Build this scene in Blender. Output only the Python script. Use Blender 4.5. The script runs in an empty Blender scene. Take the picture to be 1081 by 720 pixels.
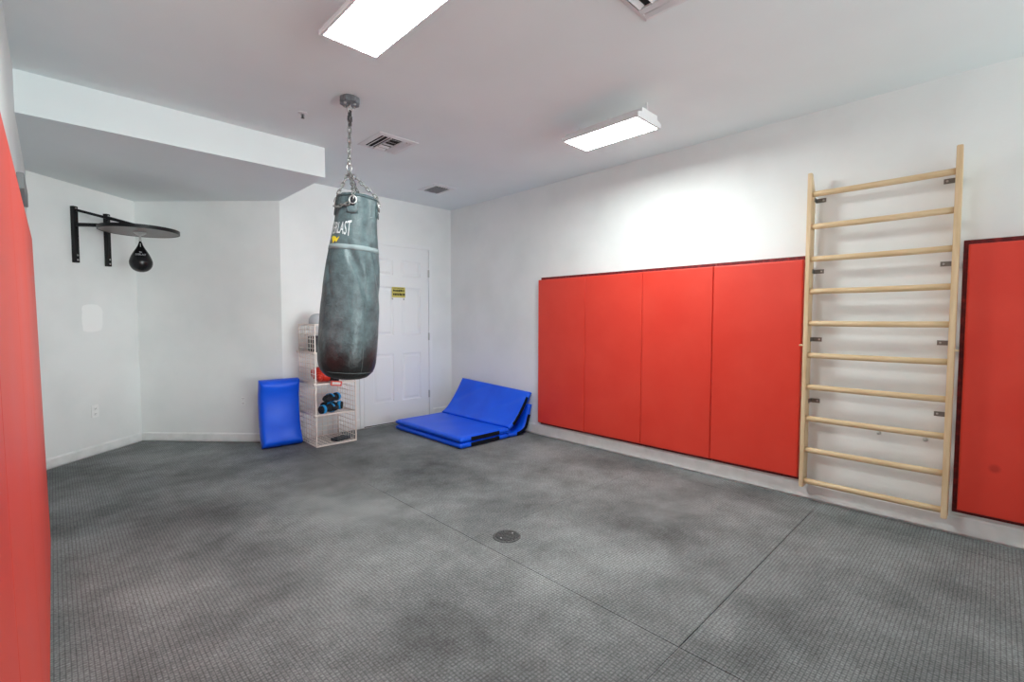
import bpy, bmesh, math, random
from mathutils import Vector, Matrix, noise
random.seed(7)
PI = math.pi
sc = bpy.context.scene
C = sc.collection
# ------------------------------------------------------------------ room measures (metres)
W, YB, XL, YF, H = 3.74, 4.985, -0.115, -1.35, 2.64
SZ, SY, SX = 2.40, 3.907, 1.65                       # soffit underside, front, right end
A0, A1, B1 = (XL, 5.372), (0.62, 6.03), (1.643, YB)  # the angled bay
# ------------------------------------------------------------------ materials
def mat(name, col, rough=.5, spec=.5, metal=0, emit=None, es=0):
    m = bpy.data.materials.new(name); m.use_nodes = True
    b = m.node_tree.nodes['Principled BSDF']
    b.inputs['Base Color'].default_value = (*col, 1); b.inputs['Roughness'].default_value = rough
    b.inputs['Specular IOR Level'].default_value = spec; b.inputs['Metallic'].default_value = metal
    if emit:
        b.inputs['Emission Color'].default_value = (*emit, 1); b.inputs['Emission Strength'].default_value = es
    return m
def N(m, t, **k):
    n = m.node_tree.nodes.new(t)
    for a, v in k.items(): setattr(n, a, v)
    return n
def L(m, a, b): m.node_tree.links.new(a, b)
def BS(m): return m.node_tree.nodes['Principled BSDF']
def noisy(m, c1, c2, scale=5, detail=4, lo=.35, hi=.65, bump=0, bscale=80, bdist=.002, stretch=(1, 1, 1), rough=None):
    """mix two colours by a world-position noise; optional fine bump"""
    geo = N(m, 'ShaderNodeNewGeometry'); mp = N(m, 'ShaderNodeMapping'); mp.inputs['Scale'].default_value = stretch
    L(m, geo.outputs['Position'], mp.inputs['Vector'])
    nz = N(m, 'ShaderNodeTexNoise'); nz.inputs['Scale'].default_value = scale; nz.inputs['Detail'].default_value = detail
    L(m, mp.outputs[0], nz.inputs['Vector'])
    rp = N(m, 'ShaderNodeValToRGB'); e = rp.color_ramp.elements
    e[0].position = lo; e[0].color = (*c1, 1); e[1].position = hi; e[1].color = (*c2, 1)
    L(m, nz.outputs['Fac'], rp.inputs['Fac']); L(m, rp.outputs['Color'], BS(m).inputs['Base Color'])
    if rough:
        mr = N(m, 'ShaderNodeMapRange'); mr.inputs['To Min'].default_value = rough[0]; mr.inputs['To Max'].default_value = rough[1]
        L(m, nz.outputs['Fac'], mr.inputs['Value']); L(m, mr.outputs[0], BS(m).inputs['Roughness'])
    if bump:
        n2 = N(m, 'ShaderNodeTexNoise'); n2.inputs['Scale'].default_value = bscale; n2.inputs['Detail'].default_value = 3
        L(m, geo.outputs['Position'], n2.inputs['Vector'])
        bp = N(m, 'ShaderNodeBump'); bp.inputs['Strength'].default_value = bump; bp.inputs['Distance'].default_value = bdist
        L(m, n2.outputs['Fac'], bp.inputs['Height']); L(m, bp.outputs[0], BS(m).inputs['Normal'])
    return m
M_wall = noisy(mat('wall_paint', (.8, .8, .79), .6, .3), (.81, .825, .815), (.87, .88, .87), 2.2, 5, .3, .6, .25, 60, .002)
M_ceil = noisy(mat('ceiling_paint', (.8, .8, .8), .8, .2), (.80, .85, .855), (.84, .89, .895), 1.5, 3, .3, .7, .15, 90, .002)
M_patch = mat('fresh_white_paint', (.96, .965, .955), .55, .3)
M_trim = noisy(mat('white_trim', (.85, .85, .84), .4, .4), (.78, .79, .77), (.88, .88, .87), 9, 4, .3, .6)
M_door = mat('door_paint', (.86, .87, .87), .38, .45)
M_gap = mat('dark_gap', (.012, .012, .012), .9, .1)
M_red = noisy(mat('red_vinyl', (.7, .05, .03), .42, .45), (.72, .044, .024), (.76, .056, .032), 3, 4, .35, .65, .12, 260, .001, rough=(.38, .5))
BS(M_red).inputs['Coat Weight'].default_value = 0; BS(M_red).inputs['Coat Roughness'].default_value = .24
def stain(m, p, r, col):
    src = BS(m).inputs['Base Color'].links[0].from_socket
    g_ = N(m, 'ShaderNodeNewGeometry'); d = N(m, 'ShaderNodeVectorMath', operation='DISTANCE'); d.inputs[1].default_value = p; L(m, g_.outputs['Position'], d.inputs[0])
    k = N(m, 'ShaderNodeMapRange'); k.inputs['From Min'].default_value = r*.4; k.inputs['From Max'].default_value = r; k.inputs['To Min'].default_value = .5; k.inputs['To Max'].default_value = 0; L(m, d.outputs['Value'], k.inputs['Value'])
    x = N(m, 'ShaderNodeMix', data_type='RGBA'); L(m, k.outputs[0], x.inputs['Factor']); L(m, src, x.inputs['A']); x.inputs['B'].default_value = (*col, 1); L(m, x.outputs['Result'], BS(m).inputs['Base Color'])
stain(M_red, (3.682, -.014, .424), .030, (.34, .012, .008))
M_redback = noisy(mat('maroon_backing', (.16, .01, .012), .5, .4), (.13, .006, .008), (.3, .02, .02), 30, 3, .45, .75)
M_wood = noisy(mat('pale_ash_wood', (.6, .42, .25), .45, .4), (.66, .46, .26), (.80, .62, .40), 7, 6, .3, .7, .1, 120, .001, stretch=(6, 6, .7))
M_rung = noisy(mat('rung_wood', (.6, .42, .25), .4, .4), (.64, .45, .25), (.78, .59, .37), 7, 6, .3, .7, 0, stretch=(6, .7, 6))
M_steel = mat('zinc_steel', (.55, .55, .54), .35, .5, .9)
M_chain = mat('chain_steel', (.33, .33, .32), .38, .5, .85)
M_dsteel = mat('dark_steel', (.10, .105, .11), .4, .5, .7)
M_bracket = mat('bracket_steel', (.22, .21, .19), .4, .5, .6)
M_bpaint = mat('black_powder_coat', (.005, .005, .006), .35, .3)
M_blk = mat('black_leather', (.006, .006, .007), .25, .4)
M_blkfab = noisy(mat('black_fabric', (.015, .016, .02), .7, .3), (.008, .009, .012), (.03, .032, .04), 60, 3)
M_board = noisy(mat('board_underside', (.10, .075, .06), .35, .5), (.10, .078, .07), (.17, .135, .12), 9, 5, .3, .7, stretch=(1, 6, 1))
M_blue = noisy(mat('blue_vinyl', (.006, .10, .75), .38, .35), (.001, .088, .80), (.002, .115, .90), 4, 3, .3, .7, .10, 40, .004)
M_bluedk = mat('navy_edge_vinyl', (.004, .02, .22), .4, .5)
M_velcro = mat('black_velcro', (.008, .009, .014), .9, .1)
M_wire = mat('cream_white_wire', (.90, .82, .76), .45, .4)
M_plastic = mat('white_plastic', (.93, .93, .92), .35, .5)
M_slot = mat('socket_slot', (.05, .05, .05), .6, .3)
M_redgl = noisy(mat('red_leather', (.65, .03, .015), .3, .5), (.55, .02, .012), (.75, .05, .02), 25, 3)
M_cyan = mat('bright_blue_strap', (.015, .36, .80), .45, .4)
M_white = mat('white_print', (.62, .66, .67), .5, .3)
M_greyprint = mat('grey_print', (.35, .36, .38), .5, .3)
M_yel = mat('yellow_print', (.75, .60, .03), .5, .3)
M_sign = mat('sign_yellow', (.62, .54, .14), .5, .3)
M_ltgrey = mat('light_grey_plastic', (.55, .58, .62), .4, .5)
M_dkobj = noisy(mat('charcoal_plastic', (.05, .055, .06), .5, .4), (.03, .033, .036), (.10, .105, .11), 50, 3)
M_vent = mat('vent_white_metal', (.74, .74, .75), .45, .4)
M_ventdk = mat('duct_dark', (.035, .035, .037), .8, .2)
M_grate = noisy(mat('drain_iron', (.05, .055, .055), .55, .4), (.03, .034, .034), (.12, .125, .125), 120, 3)
M_house = mat('lamp_housing_white', (.80, .80, .81), .4, .4)
M_emit = mat('lamp_diffuser', (.9, .9, .9), .5, .3, 0, (.92, 1.0, .98), 49)
M_band = mat('grey_tape', (.24, .30, .31), .5, .4)

def floor_material():
    m = mat('rubber_mat', (.1, .1, .1), .7, .18)
    geo = N(m, 'ShaderNodeNewGeometry')
    n1 = N(m, 'ShaderNodeTexNoise'); n1.inputs['Scale'].default_value = 1.1; n1.inputs['Detail'].default_value = 7; n1.inputs['Roughness'].default_value = .68
    n2 = N(m, 'ShaderNodeTexNoise'); n2.inputs['Scale'].default_value = 90; n2.inputs['Detail'].default_value = 3
    for n in (n1, n2): L(m, geo.outputs['Position'], n.inputs['Vector'])
    sep = N(m, 'ShaderNodeSeparateXYZ'); L(m, geo.outputs['Position'], sep.inputs[0])
    def math_(op, a, b=None):
        n = N(m, 'ShaderNodeMath', operation=op)
        for i, v in enumerate((a, b)):
            if v is None: continue
            if isinstance(v, (int, float)): n.inputs[i].default_value = v
            else: L(m, v, n.inputs[i])
        return n.outputs[0]
    k = 2*PI/.0150
    sx = math_('SINE', math_('MULTIPLY', sep.outputs['X'], k)); sy = math_('SINE', math_('MULTIPLY', sep.outputs['Y'], k))
    gx = math_('SMOOTH_MAX', math_('MULTIPLY', sx, 1.6), -.8); gy = math_('SMOOTH_MAX', math_('MULTIPLY', sy, 1.6), -.8)
    pat = math_('MINIMUM', sx, sy)                                  # little raised squares, grooves between
    mr = N(m, 'ShaderNodeMapRange'); mr.inputs['From Min'].default_value = -1.0; mr.inputs['From Max'].default_value = -.35
    L(m, pat, mr.inputs['Value'])
    rp = N(m, 'ShaderNodeValToRGB'); e = rp.color_ramp.elements
    e[0].position = .30; e[0].color = (.085, .091, .091, 1); e[1].position = .64; e[1].color = (.31, .328, .328, 1)
    L(m, n1.outputs['Fac'], rp.inputs['Fac'])
    rp2 = N(m, 'ShaderNodeValToRGB'); e = rp2.color_ramp.elements
    e[0].position = .3; e[0].color = (.66, .66, .66, 1); e[1].position = .7; e[1].color = (1.24, 1.24, 1.24, 1)
    L(m, n2.outputs['Fac'], rp2.inputs['Fac'])
    mx = N(m, 'ShaderNodeMix', data_type='RGBA', blend_type='MULTIPLY'); mx.inputs['Factor'].default_value = 1
    L(m, rp.outputs[0], mx.inputs['A']); L(m, rp2.outputs[0], mx.inputs['B'])
    gv = N(m, 'ShaderNodeMapRange'); gv.inputs['To Min'].default_value = .66; gv.inputs['To Max'].default_value = 1.1
    L(m, mr.outputs[0], gv.inputs['Value'])                          # shade in the grooves painted into the colour, raised squares kept lighter
    mx2 = N(m, 'ShaderNodeVectorMath', operation='SCALE'); L(m, mx.outputs['Result'], mx2.inputs[0]); L(m, gv.outputs[0], mx2.inputs['Scale'])
    L(m, mx2.outputs[0], BS(m).inputs['Base Color'])
    bp = N(m, 'ShaderNodeBump'); bp.inputs['Strength'].default_value = .5; bp.inputs['Distance'].default_value = .002
    L(m, mr.outputs[0], bp.inputs['Height']); L(m, bp.outputs[0], BS(m).inputs['Normal'])
    return m
M_floor = floor_material()

def bag_material():
    m = mat('faded_vinyl', (.1, .13, .13), .36, .5)
    tc = N(m, 'ShaderNodeTexCoord'); sep = N(m, 'ShaderNodeSeparateXYZ'); L(m, tc.outputs['Object'], sep.inputs[0])
    nz = N(m, 'ShaderNodeTexNoise'); nz.inputs['Scale'].default_value = 13; nz.inputs['Detail'].default_value = 9; nz.inputs['Roughness'].default_value = .72
    L(m, tc.outputs['Object'], nz.inputs['Vector'])
    rp = N(m, 'ShaderNodeValToRGB'); e = rp.color_ramp.elements
    e[0].position = .3; e[0].color = (.036, .052, .058, 1); e[1].position = .78; e[1].color = (.135, .20, .213, 1)
    L(m, nz.outputs['Fac'], rp.inputs['Fac'])
    # scuffed-black bottom: wear ring with a ragged edge
    ad = N(m, 'ShaderNodeMath', operation='MULTIPLY_ADD'); ad.inputs[1].default_value = .16
    L(m, nz.outputs['Fac'], ad.inputs[0]); L(m, sep.outputs['Z'], ad.inputs[2])
    mr = N(m, 'ShaderNodeMapRange'); mr.inputs['From Min'].default_value = -1.50; mr.inputs['From Max'].default_value = -1.37
    L(m, ad.outputs[0], mr.inputs['Value'])
    mx = N(m, 'ShaderNodeMix', data_type='RGBA'); mx.inputs['A'].default_value = (.012, .013, .014, 1)
    L(m, mr.outputs[0], mx.inputs['Factor']); L(m, rp.outputs[0], mx.inputs['B']); L(m, mx.outputs['Result'], BS(m).inputs['Base Color'])
    n2 = N(m, 'ShaderNodeTexNoise'); n2.inputs['Scale'].default_value = 26; n2.inputs['Detail'].default_value = 7; n2.inputs['Distortion'].default_value = 1.2
    L(m, tc.outputs['Object'], n2.inputs['Vector'])
    bp = N(m, 'ShaderNodeBump'); bp.inputs['Strength'].default_value = .5; bp.inputs['Distance'].default_value = .006
    L(m, n2.outputs['Fac'], bp.inputs['Height']); L(m, bp.outputs[0], BS(m).inputs['Normal'])
    return m
M_bag = bag_material()

# ------------------------------------------------------------------ mesh helpers
def link(name, bm, m, parent=None, smooth=False, loc=(0, 0, 0)):
    bmesh.ops.recalc_face_normals(bm, faces=bm.faces)
    me = bpy.data.meshes.new(name); bm.to_mesh(me); bm.free()
    for p in me.polygons: p.use_smooth = smooth
    for mm in (m if isinstance(m, (list, tuple)) else [m]): me.materials.append(mm)
    o = bpy.data.objects.new(name, me); C.objects.link(o); o.location = loc
    if parent: o.parent = parent
    return o
def tag(o, label, cat, group=None):
    o['label'] = label; o['category'] = cat
    if group: o['group'] = group
    return o
def thing(name, label, cat, loc=(0, 0, 0), rotz=0, group=None):
    o = bpy.data.objects.new(name, None); C.objects.link(o); o.empty_display_size = .1
    o.location = loc; o.rotation_euler = (0, 0, rotz)
    return tag(o, label, cat, group)
def struct(o): o['kind'] = 'structure'; return o
def BM(): return bmesh.new()
def box(bm, lo, hi, bev=0, seg=2, mtx=None):
    r = bmesh.ops.create_cube(bm, size=1)['verts']
    lo, hi = Vector(lo), Vector(hi)
    for v in r: v.co = Vector((lo[i] + (v.co[i] + .5)*(hi[i]-lo[i]) for i in range(3)))
    vs = r
    if bev:
        es = list({e for v in r for e in v.link_edges})
        f = bmesh.ops.bevel(bm, geom=es, offset=bev, segments=seg, profile=.5, affect='EDGES')
        vs = list({v for fc in f['faces'] for v in fc.verts} | {v for v in r if v.is_valid})
    if mtx: bmesh.ops.transform(bm, matrix=mtx, verts=vs)
    return vs
def frame_of(d):
    d = d.normalized(); a = Vector((0, 0, 1)) if abs(d.z) < .9 else Vector((1, 0, 0))
    u = d.cross(a).normalized(); return u, d.cross(u).normalized()
def tube(bm, pts, r, n=10, cap=True, closed=False):
    pts = [Vector(p) for p in pts]; rings = []; K = len(pts); pu = None
    for i, p in enumerate(pts):
        if closed: d = pts[(i+1) % K]-pts[i-1]
        else: d = pts[min(i+1, K-1)]-pts[max(i-1, 0)]
        d.normalize()
        if pu is None: u, v = frame_of(d)
        else:
            u = (pu - d*pu.dot(d)).normalized(); v = d.cross(u)
        pu = u; rr = r[i] if isinstance(r, (list, tuple)) else r
        rings.append([bm.verts.new(p+(u*math.cos(2*PI*k/n)+v*math.sin(2*PI*k/n))*rr) for k in range(n)])
    for i in range(K if closed else K-1):
        a, b = rings[i], rings[(i+1) % K]
        for k in range(n): bm.faces.new((a[k], a[(k+1) % n], b[(k+1) % n], b[k]))
    if cap and not closed: bm.faces.new(rings[0]); bm.faces.new(rings[-1][::-1])
def bar(bm, a, b, w, h):                                        # square bar between two points
    a, b = Vector(a), Vector(b); u, v = frame_of(b-a)
    q = [bm.verts.new(p+u*sx*w/2+v*sy*h/2) for p in (a, b) for sx, sy in ((-1, -1), (1, -1), (1, 1), (-1, 1))]
    for k in range(4): bm.faces.new((q[k], q[(k+1) % 4], q[4+(k+1) % 4], q[4+k]))
    bm.faces.new(q[:4][::-1]); bm.faces.new(q[4:])
def lathe(bm, prof, n=32, c=(0, 0, 0)):
    rings = []
    for r, z in prof:
        rings.append([bm.verts.new((c[0]+r*math.cos(2*PI*k/n), c[1]+r*math.sin(2*PI*k/n), c[2]+z)) for k in range(n)])
    for a, b in zip(rings, rings[1:]):
        for k in range(n): bm.faces.new((a[k], a[(k+1) % n], b[(k+1) % n], b[k]))
    bm.faces.new(rings[0][::-1]); bm.faces.new(rings[-1])
def prism(bm, poly, z0, z1):
    a = [bm.verts.new((x, y, z0)) for x, y in poly]; b = [bm.verts.new((x, y, z1)) for x, y in poly]
    n = len(poly); bm.faces.new(a[::-1]); bm.faces.new(b)
    for k in range(n): bm.faces.new((a[k], a[(k+1) % n], b[(k+1) % n], b[k]))
def ellip(bm, c, r, rot=(0, 0, 0), seg=20):
    m = Matrix.Translation(c) @ Matrix.Rotation(rot[2], 4, 'Z') @ Matrix.Rotation(rot[1], 4, 'Y') @ Matrix.Rotation(rot[0], 4, 'X') @ Matrix.Diagonal((*r, 1))
    bmesh.ops.create_uvsphere(bm, u_segments=seg, v_segments=seg//2+2, radius=1, matrix=m)
def spline(pts, n):
    """Catmull-Rom resample of a polyline of tuples"""
    P = [Vector(p) for p in pts]; P = [2*P[0]-P[1]] + P + [2*P[-1]-P[-2]]; out = []
    S = len(P)-3
    for i in range(n+1):
        t = i/n*S; k = min(int(t), S-1); t -= k; a, b, c, d = P[k:k+4]
        out.append(.5*((2*b)+(c-a)*t+(2*a-5*b+4*c-d)*t*t+(3*b-a-3*c+d)*t**3))
    return out
def slab(bm, prof, th, y0, y1, ny=24, rnd=.012, amp=0, seed=0, side=None):
    """padded slab: a centre-line profile in (x, z) swept along y, rounded at its rims; side = displacement function"""
    K = len(prof); loops = []
    for j in range(ny+1):
        y = y0+(y1-y0)*j/ny; de = min(y-y0, y1-y)
        ring_t, ring_b = [], []
        for i, p in enumerate(prof):
            d = (prof[min(i+1, K-1)]-prof[max(i-1, 0)]).normalized(); n = Vector((-d.y, d.x))
            s0 = sum((prof[k+1]-prof[k]).length for k in range(i)); s1 = sum((prof[k+1]-prof[k]).length for k in range(i, K-1))
            e = min(de, s0, s1); rr = min(rnd, th/2)
            f = 1 if e >= rr else math.sqrt(max(0, 1-(1-e/rr)**2))
            h = th/2-rr+rr*f
            dz = amp*noise.noise(Vector((s0*3+seed, y*4, seed))) if amp else 0
            if side: dz += side(s0, y)
            q = p+n*(h+dz*min(1, e/.05)); r = p-n*h
            ring_t.append(bm.verts.new((q.x, y, q.y))); ring_b.append(bm.verts.new((r.x, y, r.y)))
        loops.append((ring_t, ring_b))
    for (t0, b0), (t1, b1) in zip(loops, loops[1:]):
        for i in range(K-1):
            bm.faces.new((t0[i], t0[i+1], t1[i+1], t1[i])); bm.faces.new((b0[i+1], b0[i], b1[i], b1[i+1]))
        bm.faces.new((t0[0], t1[0], b1[0], b0[0])); bm.faces.new((t1[-1], t0[-1], b0[-1], b1[-1]))
    for (t, b) in (loops[0], loops[-1]):
        for i in range(K-1): bm.faces.new((t[i], b[i], b[i+1], t[i+1]))
def text_mesh(s, size=1.0, bold=.0):
    """the built-in typeface as a bmesh, centred on x; returns bm and its width and height"""
    cu = bpy.data.curves.new('t', 'FONT'); cu.body = s; cu.size = size; cu.align_x = 'CENTER'; cu.offset = bold; cu.resolution_u = 4
    o = bpy.data.objects.new('t', cu); C.objects.link(o); bpy.context.view_layer.update()
    me = bpy.data.meshes.new_from_object(o.evaluated_get(bpy.context.evaluated_depsgraph_get()))
    bpy.data.objects.remove(o); bpy.data.curves.remove(cu)
    bm = BM(); bm.from_mesh(me); bpy.data.meshes.remove(me)
    xs = [v.co.x for v in bm.verts]; ys = [v.co.y for v in bm.verts]
    return bm, min(xs), max(xs), min(ys), max(ys)

# ------------------------------------------------------------------ camera
F, YAW, PITCH, ROLL, CH = 498.856, .77166, .046147, .001984, 1.2386
fw = Vector((math.sin(YAW)*math.cos(PITCH), math.cos(YAW)*math.cos(PITCH), -math.sin(PITCH)))
rt = Vector((math.cos(YAW), -math.sin(YAW), 0)); up = rt.cross(fw)
rt2 = rt*math.cos(ROLL)+up*math.sin(ROLL); up2 = up*math.cos(ROLL)-rt*math.sin(ROLL)
cam = bpy.data.cameras.new('camera'); co = bpy.data.objects.new('camera', cam); C.objects.link(co)
cam.sensor_fit = 'HORIZONTAL'; cam.sensor_width = 36; cam.lens = F*36/1081; cam.clip_start = .01
co.matrix_world = Matrix(((rt2.x, up2.x, -fw.x, 0), (rt2.y, up2.y, -fw.y, 0), (rt2.z, up2.z, -fw.z, CH), (0, 0, 0, 1)))
sc.camera = co
RH = Vector((math.cos(YAW), -math.sin(YAW), 0)); FH = Vector((math.sin(YAW), math.cos(YAW), 0))   # plain horizontal directions

# ------------------------------------------------------------------ room shell
T = .10
def wall(name, p0, p1, z0, z1, m=M_wall, t=T, e0=0, e1=0, parent=None):
    """wall panel from p0 to p1; the room lies on its right-hand side"""
    a, b = Vector((*p0, 0)), Vector((*p1, 0)); d = (b-a).normalized(); o = Vector((-d.y, d.x, 0))
    a2, b2 = a-d*e0, b+d*e1; bm = BM()
    prism(bm, [(a2.x, a2.y), (b2.x, b2.y), (b2.x+o.x*t, b2.y+o.y*t), (a2.x+o.x*t, a2.y+o.y*t)], z0, z1)
    return struct(link(name, bm, m, parent))
wall('wall_left', (XL, YF), A0, -.05, H, e0=T)
wall_a = wall('wall_back_left', A0, A1, -.05, H, e0=.02)
wall('wall_back_center', A1, B1, -.05, H, e0=.04)
wall('wall_back', B1, (W, YB), -.05, H, e1=T)
wall('wall_right', (W, YB), (W, YF), -.05, H, e1=T)
bm = BM(); prism(bm, [(XL-.2, YF-.2), (W+.2, YF-.2), (W+.2, 6.3), (XL-.2, 6.3)], H, H+.1); struct(link('ceiling', bm, M_ceil))
bm = BM(); prism(bm, [(XL, SY), (SX, SY), (SX, YB), (B1[0], YB), A1, A0], SZ, H); struct(link('trim_1', bm, M_ceil))
# floor: dark slab with butted rubber mats on it
bm = BM(); prism(bm, [(XL-.2, YF-.2), (W+.2, YF-.2), (W+.2, 6.3), (XL-.2, 6.3)], -.11, -.012)
nb = len(bm.faces)
def clip(poly, planes):
    for (px, py, nx, ny) in planes:
        out = []
        for i in range(len(poly)):
            a, b = poly[i], poly[(i+1) % len(poly)]
            da = (a[0]-px)*nx+(a[1]-py)*ny; db = (b[0]-px)*nx+(b[1]-py)*ny
            if da >= 0: out.append(a)
            if (da >= 0) != (db >= 0):
                t = da/(da-db); out.append((a[0]+(b[0]-a[0])*t, a[1]+(b[1]-a[1])*t))
        poly = out
        if not poly: return poly
    return poly
def inner(a, b, off):                                             # half-plane on the right of a->b, set in by off
    d = Vector((b[0]-a[0], b[1]-a[1])).normalized(); n = Vector((d.y, -d.x)); return (a[0]+n.x*off, a[1]+n.y*off, n.x, n.y)
g = .0022
bay = [inner(A0, A1, .03), inner(A1, B1, .03)]
xs = [XL+.008, 1.663, 3.482, W-.03]; ys = [YF+.03, -.42, .80, 2.03, 3.27, 4.49, YB-.025, 6.1]
for i in range(len(xs)-1):
    for j in range(len(ys)-1):
        gy0, gy1 = (g if abs(ys[j+d_]-.80) < .01 and i == 1 else .0010 for d_ in (0, 1)); gx0, gx1 = (g if abs(xs[i+d_]-1.663) < .01 and ys[j] < 3 else .0010 for d_ in (0, 1))
        r = [(xs[i]+gx0, ys[j]+gy0), (xs[i+1]-gx1, ys[j]+gy0), (xs[i+1]-gx1, ys[j+1]-gy1), (xs[i]+gx0, ys[j+1]-gy1)]
        if ys[j] > 4.9: r = [(x, y-2*g if y < 5 else y) for x, y in r]
        r = clip(r, bay if ys[j] > 4.9 else [])
        if ys[j] > 4.9 and i > 0: continue
        if len(r) > 2: prism(bm, r, -.012, 0)
bmesh.ops.recalc_face_normals(bm, faces=bm.faces)
bm.faces.ensure_lookup_table()
for i, f in enumerate(bm.faces): f.material_index = 1 if i < nb else 0
struct(link('floor', bm, [M_floor, M_gap]))
# baseboards
def baseboard(name, p0, p1, h=.105, t=.012, e0=0, e1=0):
    a, b = Vector((*p0, 0)), Vector((*p1, 0)); d = (b-a).normalized(); n = Vector((d.y, -d.x, 0)); bm = BM()
    a2, b2 = a+d*e0, b-d*e1; L_ = (b2-a2).length
    prof = [(.0005, .004), (t, .004), (t, h-.014), (t*.6, h-.004), (.0005, h)]
    r0 = [bm.verts.new(a2+n*x+Vector((0, 0, z))) for x, z in prof]; r1 = [bm.verts.new(b2+n*x+Vector((0, 0, z))) for x, z in prof]
    for k in range(5): bm.faces.new((r0[k], r0[(k+1) % 5], r1[(k+1) % 5], r1[k]))
    bm.faces.new(r0); bm.faces.new(r1[::-1])
    return struct(link(name, bm, M_trim))
DX0, DX1, DZ = 2.508, 3.380, 2.092
baseboard('baseboard_right', (W, YB), (W, YF), .108, e0=.013)
baseboard('baseboard_left', (XL, YF), A0, .108)
baseboard('baseboard_back_left', A0, A1, .085, e0=.02, e1=.012)
baseboard('baseboard_back_center', A1, B1, .085, e0=.012, e1=.004)
baseboard('baseboard_back', B1, (DX0-.055, YB), .105, e0=.012)
baseboard('baseboard_back_right', (DX1+.055, YB), (W-.002, YB), .105)
# a rectangle of fresher paint on the angled wall, and small nicks
dA = Vector((A1[0]-A0[0], A1[1]-A0[1], 0)).normalized(); nA = Vector((dA.y, -dA.x, 0))
dB = Vector((B1[0]-A1[0], B1[1]-A1[1], 0)).normalized(); nB = Vector((dB.y, -dB.x, 0))
bm = BM(); c = Vector((.262, 5.71, 1.24)); vs = []
for k in range(28):
    t = 2*PI*k/28; ca, sa = math.cos(t), math.sin(t)
    rx = .098*abs(ca)**.45*(1 if ca > 0 else -1)*(1+.16*noise.noise(Vector((ca*2, sa*2, 3)))); rz = .125*abs(sa)**.55*(1 if sa > 0 else -1)*(1+.16*noise.noise(Vector((ca*2, sa*2, 9))))
    vs.append(bm.verts.new(Vector((A0[0], A0[1], 0))+dA*((c-Vector((A0[0], A0[1], 0))).dot(dA)+rx)+nA*.0008+Vector((0, 0, c.z+rz))))
bm.faces.new(vs); struct(link('paint_patch', bm, M_patch, wall_a))

# door: six raised panels, steel frame, hinges, threshold gap
door = struct(bpy.data.objects.new('door_1', None)); C.objects.link(door); door.location = (DX0, YB, 0)
dw = DX1-DX0; st = (.115, .115); pw = (dw-.115*2-.11)/2
cols = [(.115, .115+pw), (.115+pw+.11, dw-.115)]
rows = [(.26, .83), (1.045, 1.615), (1.745, 1.93)]
bm = BM(); y0 = -.012                                             # leaf front, relative to the wall face
xsn = sorted({0, dw, *[v for c_ in cols for v in c_]}); zsn = sorted({.012, DZ-.004, *[v for r_ in rows for v in r_]})
def pan(bm, x0, x1, z0, z1):                                      # moulded recess with a raised field
    seq = [(0, y0), (.012, y0+.009), (.026, y0+.009), (.045, y0+.002)]; loops = []
    for ins, y in seq: loops.append([bm.verts.new(p) for p in ((x0+ins, y, z0+ins), (x1-ins, y, z0+ins), (x1-ins, y, z1-ins), (x0+ins, y, z1-ins))])
    for a, b in zip(loops, loops[1:]):
        for k in range(4): bm.faces.new((a[k], a[(k+1) % 4], b[(k+1) % 4], b[k]))
    bm.faces.new(loops[-1])
for i in range(len(xsn)-1):
    for j in range(len(zsn)-1):
        if (xsn[i], xsn[i+1]) in cols and (zsn[j], zsn[j+1]) in rows: pan(bm, xsn[i], xsn[i+1], zsn[j], zsn[j+1])
        else: bm.faces.new([bm.verts.new(p) for p in ((xsn[i], y0, zsn[j]), (xsn[i+1], y0, zsn[j]), (xsn[i+1], y0, zsn[j+1]), (xsn[i], y0, zsn[j+1]))])
bmesh.ops.remove_doubles(bm, verts=bm.verts, dist=1e-5)
eb = [e for e in bm.edges if e.is_boundary]
ex = bmesh.ops.extrude_edge_only(bm, edges=eb)
for v in [g_ for g_ in ex['geom'] if isinstance(g_, bmesh.types.BMVert)]: v.co.y = -.0005
link('leaf', bm, M_door, door)
bm = BM()
for (a, b) in (((-.052, -.016, 0), (-.005, -.0005, DZ+.05)), ((dw+.005, -.016, 0), (dw+.052, -.0005, DZ+.05)), ((-.005, -.016, DZ+.001), (dw+.005, -.0005, DZ+.05))): box(bm, a, b)
link('door_frame', bm, M_door, door)
bm = BM(); box(bm, (-.005, -.003, .0005), (dw+.005, -.0003, .012)); link('threshold', bm, M_gap, door)
for z in (.30, 1.02, 1.80):
    bm = BM(); tube(bm, [(dw+.004, -.020, z-.045), (dw+.004, -.020, z+.045)], .005, 8); box(bm, (dw-.008, -.0165, z-.045), (dw+.014, -.012, z+.045)); link('hinge', bm, M_steel, door)
bm = BM(); lathe(bm, [(.028, 0), (.028, .006), (.012, .010), (.012, .03), (.026, .045), (.028, .058), (.018, .068)], 20)
bmesh.ops.transform(bm, matrix=Matrix.Translation((.065, -.012, .95)) @ Matrix.Rotation(PI/2, 4, 'X'), verts=bm.verts); link('knob', bm, M_steel, door, True)
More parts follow.
